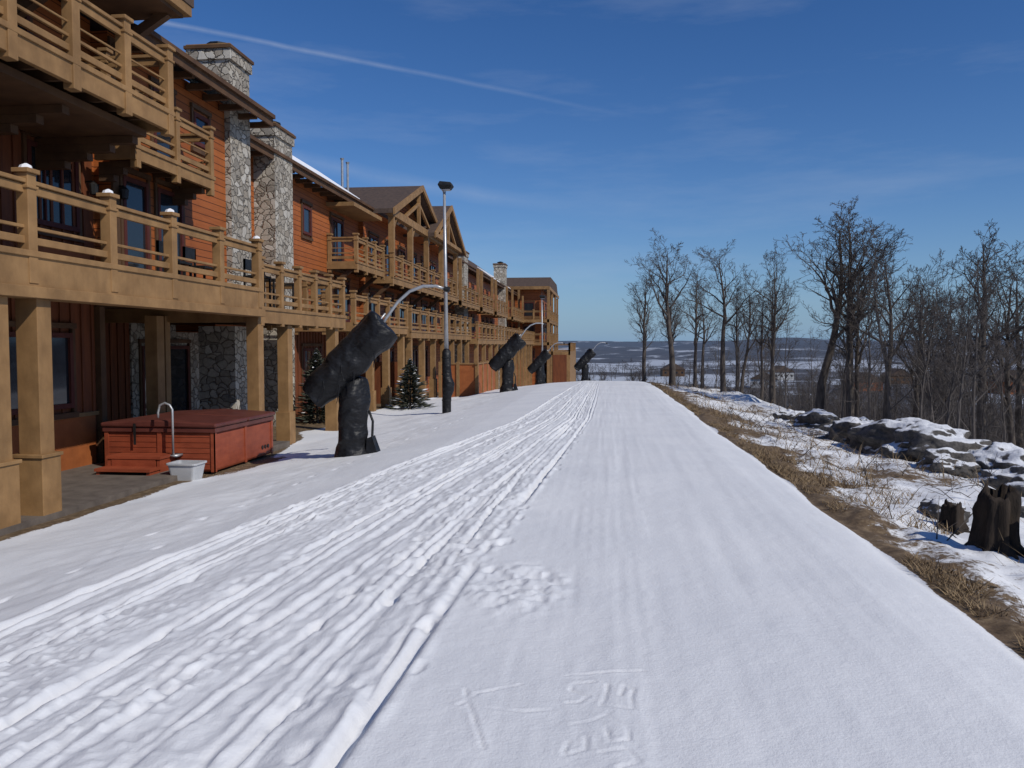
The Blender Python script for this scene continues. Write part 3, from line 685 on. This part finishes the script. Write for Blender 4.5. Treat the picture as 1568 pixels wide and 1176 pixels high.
while k<700:
    y=80*math.exp(random.random()*2.1); x=random.uniform(-.06*y,.95*y)
    if y<120 and x<6: continue
    if vn(x/45,y/60,50)<.0: continue
    z=gz(x,y); o=bpy.data.objects.new('woods',random.choice(DV)); s=random.uniform(.45,.85)
    o.location=(x,y,z); o.scale=(s*1.2,s*1.2,s); o.rotation_euler=(0,0,random.random()*6.28); o.parent=dw; scene.collection.objects.link(o); k+=1
def far_house(x,y,w,l,h,rot,wm):
    b=B(); b.box('walls',-w/2,w/2,-l/2,l/2,-2,h); b.prism('roof',[(-w/2-.5,h),(w/2+.5,h),(0,h+w*.3)],'Y',-l/2-.4,l/2+.4)
    for i in range(4): b.box('window_glass',-w/2+w*(i+.35)/4,-w/2+w*(i+.7)/4,-l/2-.05,-l/2,h*.4,h*.7)
    e=empty('valley_house',(x,y,gz(x,y))); e.rotation_euler=(0,0,rot); b.emit(e,dict(MATS,walls=wm))
for (x,y,w,l,h,r,wm) in ((115,375,14,9,4,.3,M_red),(170,360,16,9,5,.5,M_red),(75,390,12,8,4,-.2,M_white),(145,420,12,8,4,.2,M_dtan),(40,480,13,8,4,.1,M_dtan),(230,420,14,9,5,.2,M_white),(95,450,12,8,4,.3,M_white),(130,330,12,8,4,.1,M_dtan)): far_house(x,y,w,l,h,r,wm)

# ------------------------------------------------------------------ spruces
def spruce(x,y,h,seed,snowy=.35,fat=.4):
    R=random.Random(seed); b=B(); b.tube('trunk',[(0,0,-.1),(0,0,h*.5),(0,0,h)],[.05,.03,.008],6)
    V,F=b._g('needles'); VS,FS=b._g('snow_dust')
    n=int(1500)
    for i in range(n):
        t=R.random()**.9; z=h*(.04+.94*t); rad=h*fat*(1-t)**.8*(1+.25*math.sin(t*40))+.03; az=R.random()*6.283; L=rad*R.uniform(.5,1.1)
        dx,dy=math.cos(az),math.sin(az); px_,py_=-dy,dx; w=.018+.022*R.random(); dz=-.12*L+R.gauss(0,.04)
        for s0,s1 in ((.2,.6),(.55,1.0)):
            a=(dx*L*s0,dy*L*s0,z+dz*s0); c=(dx*L*s1+R.gauss(0,.03),dy*L*s1+R.gauss(0,.03),z+dz*s1+.12*s1*L)
            tgt=(VS,FS) if (R.random()<snowy*.5 and s1==1.0) else (V,F)
            m=len(tgt[0]); tw=R.uniform(-.03,.03)
            tgt[0].extend([(a[0],a[1],a[2]),(a[0]*.5+c[0]*.5+px_*w,a[1]*.5+c[1]*.5+py_*w,(a[2]+c[2])/2-tw),(c[0],c[1],c[2]),(a[0]*.5+c[0]*.5-px_*w,a[1]*.5+c[1]*.5-py_*w,(a[2]+c[2])/2+tw)])
            tgt[1].append((m,m+1,m+2,m+3))
    e=empty('spruce_tree',(x,y,gz(x,y))); b.emit(e,dict(trunk=M_bark,needles=M_spruce,snow_dust=M_snow))
spruce(-7.45,30.4,1.95,5,.25,.46); spruce(-9.2,25.0,2.4,6,.1,.35)

# ------------------------------------------------------------------ rocks, stumps
from mathutils import noise as mn
def rock(x,y,sx_,sy_,sz_,seed,snowcap=True):
    import bmesh
    bm=bmesh.new(); bmesh.ops.create_icosphere(bm,subdivisions=5,radius=1)
    off=Vector((seed*3.1,seed*1.7,seed))
    for v in bm.verts:
        n=mn.fractal(v.co*1.2+off,1,2,5)
        v.co*=1+.42*n; v.co.x*=sx_; v.co.y*=sy_; v.co.z*=sz_
    me=bpy.data.meshes.new('rock'); bm.to_mesh(me); bm.free()
    for p in me.polygons: p.use_smooth=True
    m=bpy.data.materials.get('snow_capped_rock')
    if not m:
        m,nt,bb=mat('snow_capped_rock'); co=objco(nt); g=N(nt,'ShaderNodeNewGeometry'); sp=N(nt,'ShaderNodeSeparateXYZ'); nt.links.new(g.outputs['Normal'],sp.inputs[0])
        f=math_(nt,'ADD',sp.outputs[2],math_(nt,'MULTIPLY',math_(nt,'SUBTRACT',noise(nt,co,3,5),.5),1.0))
        mr=N(nt,'ShaderNodeMapRange'); nt.links.new(f,mr.inputs[0]); mr.inputs[1].default_value=.72; mr.inputs[2].default_value=.82
        rc=ramp(nt,noise(nt,co,6,8,.7),[(.3,(.025,.023,.021)),(.7,(.16,.145,.13))])
        nt.links.new(mix(nt,mr.outputs[0],rc,(.74,.75,.77)),bb.inputs['Base Color']); bb.inputs['Roughness'].default_value=.9
        bump(nt,noise(nt,co,9,6,.7),bb,.8,.06)
    me.materials.append(m); o=bpy.data.objects.new('boulder',me); o.location=(x,y,gz(x,y)+sz_*.3); o.rotation_euler=(0,0,seed); scene.collection.objects.link(o)
for i,(x,y,a,c,h) in enumerate([(6.0,19.6,.9,.7,.48),(6.5,17.8,1.2,.8,.55),(6.4,16.3,1.0,.7,.48),(7.0,15.0,1.1,.7,.46),(6.8,13.8,.8,.6,.4),(5.7,21.8,.7,.6,.36),(5.4,24.2,.7,.5,.3),(7.6,16.6,1.0,.8,.5),(6.0,14.8,.5,.4,.25),(5.2,10.6,.35,.3,.14),(3.9,9.7,.28,.22,.16),(6.6,12.4,.7,.6,.35)]):
    rock(x,y,a,c,h,i+1.3)
def stump(x,y,r,h,seed):
    b=B(); R=random.Random(seed); n=26; rings=[]
    prof=[1+.25*R.uniform(-1,1)+.12*math.sin(j*1.7) for j in range(n)]; top=[R.uniform(-.22,.16) for j in range(n)]
    top=[(top[j]+top[(j+1)%n])/2 for j in range(n)]
    for t,k in ((-.1,1.7),(.05,1.3),(.2,1.08),(.4,.95),(.6,.92),(.8,.95),(.93,.9),(1.0,.72)):
        rings.append([(r*k*prof[j]*math.cos(6.283*j/n)*(1+R.uniform(-.04,.04))+.10*t*r,r*k*prof[j]*math.sin(6.283*j/n),h*t+(top[j]*h*max(0,(t-.5)*2))) for j in range(n)])
    rings.append([(p[0]*.5,p[1]*.5,h*(.62+R.uniform(-.1,.1))) for p in rings[-1]])
    loft(b,'burnt_wood',rings,True,True)
    for k in range(6):
        a=R.random()*6.28; b.tube('burnt_wood',[(r*.7*math.cos(a),r*.7*math.sin(a),h*.25),(r*1.5*math.cos(a),r*1.5*math.sin(a),.03),(r*2.2*math.cos(a),r*2.2*math.sin(a),-.06)],[r*.28,r*.18,r*.06],7)
    e=empty('tree_stump',(x,y,gz(x,y))); b.emit(e,dict(burnt_wood=simple('burnt_wood',(.010,.008,.007),(.05,.036,.026),9,(1,1,.35),rough=.95,bs=1)),smooth=('burnt_wood',))
stump(3.60,7.8,.17,.60,3); stump(3.92,7.5,.15,.52,4); stump(3.75,9.1,.10,.28,9)
b=B(); R=random.Random(21)
for i in range(150):
    x=R.uniform(3.0,7.5); y=R.uniform(4.5,26); z=gz(x,y); a=R.random()*6.28; L=R.uniform(.2,.8)
    p0=Vector((x,y,z-.02)); d=Vector((math.cos(a),math.sin(a),R.uniform(.05,1.0)))*L
    b.tube('twigs',[tuple(p0),tuple(p0+d*.5+Vector((0,0,.04))),tuple(p0+d)],[.007,.005,.002],5)
    for k in range(3):
        q=p0+d*R.uniform(.3,.8); b.tube('twigs',[tuple(q),tuple(q+Vector((R.gauss(0,.1),R.gauss(0,.1),R.uniform(.03,.2))))],[.004,.002],4)
e=empty('fallen_branches'); b.emit(e,dict(twigs=M_bark))
n=34000; rg=np.random.RandomState(5)
gy=4*np.exp(rg.rand(n)*2.6); side=rg.rand(n)
gx=np.where(side<.30,2.46+np.abs(rg.normal(0,.16,n)),2.6+rg.rand(n)*rg.rand(n)*5.5)
lf=rg.rand(n)<.05
gx=np.where(lf,-7.1+rg.normal(0,.16,n),gx); gy=np.where(lf,13.8+rg.rand(n)*3.2,gy)
keep=(vn(gx*1.6,gy*1.1,60)+.5*vn(gx*5,gy*4,61)+(.14*(gx<2.8)))>.07; gx,gy,lf=gx[keep],gy[keep],lf[keep]; n=len(gx)
gz_=ground(gx,gy)-.05; hh=rg.uniform(.03,.13,n)*(1+ (rg.rand(n)<.14)*(gx>2.9)*1.9)*np.where(lf,.6,1)*np.clip(.45+(gx-2.4)*.8,.4,1)+.03; ww=.0022+.003*rg.rand(n)+gy*.00018
az=rg.rand(n)*6.283; ln=rg.uniform(.2,1.6,n)*hh; la=rg.rand(n)*6.283
base=np.stack([gx,gy,gz_],-1); sd=np.stack([np.cos(az)*ww,np.sin(az)*ww,0*ww],-1); tip=base+np.stack([np.cos(la)*ln,np.sin(la)*ln,hh],-1)
mid=(base+tip)/2+np.stack([0*hh,0*hh,hh*.15],-1)
co=np.stack([base-sd,base+sd,mid+sd*.7,mid-sd*.7,tip+sd*.1,tip-sd*.1],1).reshape(-1,3); i0=np.arange(n)*6
qs=np.concatenate([np.stack([i0,i0+1,i0+2,i0+3],-1),np.stack([i0+3,i0+2,i0+4,i0+5],-1)])
me=np_mesh('dry_grass',co,qs,False); me.materials.append(M_grass); o=bpy.data.objects.new('dry_grass',me); scene.collection.objects.link(o)

# ------------------------------------------------------------------ light / sky
S=Vector((.74,-.50,0)).normalized(); el=math.radians(41); S=Vector((S.x*math.cos(el),S.y*math.cos(el),math.sin(el)))
sl=bpy.data.lights.new('sun','SUN'); sl.energy=3.15; sl.angle=math.radians(.5); sl.color=(1,.95,.87)
so=bpy.data.objects.new('sun',sl); so.rotation_euler=(-S).to_track_quat('-Z','Y').to_euler(); so.location=(20,-20,30); scene.collection.objects.link(so)
w=bpy.data.worlds.new('World'); scene.world=w; w.use_nodes=True; nt=w.node_tree; bg=nt.nodes['Background']
sk=N(nt,'ShaderNodeTexSky',sky_type='NISHITA'); sk.sun_disc=False; sk.sun_elevation=el; sk.sun_rotation=math.atan2(S.x,S.y); sk.altitude=600; sk.air_density=1.0; sk.dust_density=.2; sk.ozone_density=1.6
tc=N(nt,'ShaderNodeTexCoord'); D=tc.outputs['Generated']
def vdot(v):
    n_=N(nt,'ShaderNodeVectorMath',operation='DOT_PRODUCT'); nt.links.new(D,n_.inputs[0]); n_.inputs[1].default_value=v; return n_.outputs['Value']
def contrail(A,Bv,width,amt,seed):
    A=Vector(A).normalized(); Bv=Vector(Bv).normalized(); n_=A.cross(Bv).normalized(); tdir=(Bv-A).normalized()
    mp=N(nt,'ShaderNodeMapping'); mp.inputs['Location'].default_value=(seed,0,0); nt.links.new(D,mp.inputs[0])
    wv=math_(nt,'MULTIPLY',math_(nt,'SUBTRACT',noise(nt,mp.outputs[0],4,3),.5),width*2.2)
    dd=math_(nt,'ABSOLUTE',math_(nt,'ADD',vdot(n_),wv))
    f=math_(nt,'SUBTRACT',1.0,math_(nt,'DIVIDE',dd,width),True)
    f=math_(nt,'MULTIPLY',f,math_(nt,'MULTIPLY',noise(nt,mp.outputs[0],14,5,.7),amt*1.6))
    t=vdot(tdir); r=N(nt,'ShaderNodeMapRange'); nt.links.new(t,r.inputs[0]); a0=A.dot(tdir); b0=Bv.dot(tdir); r.inputs[1].default_value=b0; r.inputs[2].default_value=b0-(b0-a0)*.8
    return math_(nt,'MULTIPLY',f,r.outputs[0])
c1=contrail((-.5634,.963,.4044),(.0589,1.0282,.2784),.0036,.28,1)
c2=contrail((-.22,1.0,.20),(.02,1.03,.16),.012,.14,4)
mp=N(nt,'ShaderNodeMapping'); mp.inputs['Scale'].default_value=(1.2,1.2,7); mp.inputs['Rotation'].default_value=(.12,.2,0); nt.links.new(D,mp.inputs[0])
wn=noise(nt,mp.outputs[0],2.2,7,.62)
wr=N(nt,'ShaderNodeMapRange'); nt.links.new(wn,wr.inputs[0]); wr.inputs[1].default_value=.5; wr.inputs[2].default_value=.85; wr.inputs[4].default_value=.18
cl=math_(nt,'ADD',math_(nt,'ADD',c1,c2),wr.outputs[0],True)
hs=N(nt,'ShaderNodeHueSaturation'); hs.inputs['Saturation'].default_value=1.25; nt.links.new(sk.outputs[0],hs.inputs['Color'])
tint=mix(nt,1.0,hs.outputs[0],(.66,.82,1.10),'MULTIPLY')
sz=N(nt,'ShaderNodeSeparateXYZ'); nt.links.new(D,sz.inputs[0])
hz=math_(nt,'MULTIPLY',math_(nt,'POWER',2.718,math_(nt,'MULTIPLY',math_(nt,'MAXIMUM',sz.outputs[2],0.0),-13.0)),.9)
skc=mix(nt,hz,tint,(2.3,4.0,6.4))
nt.links.new(mix(nt,cl,skc,(6.6,7.3,8.6)),bg.inputs['Color']); bg.inputs['Strength'].default_value=.08
# ------------------------------------------------------------------ camera
cd=bpy.data.cameras.new('camera'); cd.sensor_width=36; cd.lens=36*1230/1568; cd.clip_end=20000; cd.clip_start=.05
co_=bpy.data.objects.new('camera',cd); co_.location=(0,0,1.65); co_.rotation_euler=(math.radians(90-2.79),0,math.radians(6.54)); scene.collection.objects.link(co_); scene.camera=co_
scene.view_settings.view_transform='Standard'; scene.view_settings.look='None'; scene.view_settings.exposure=0
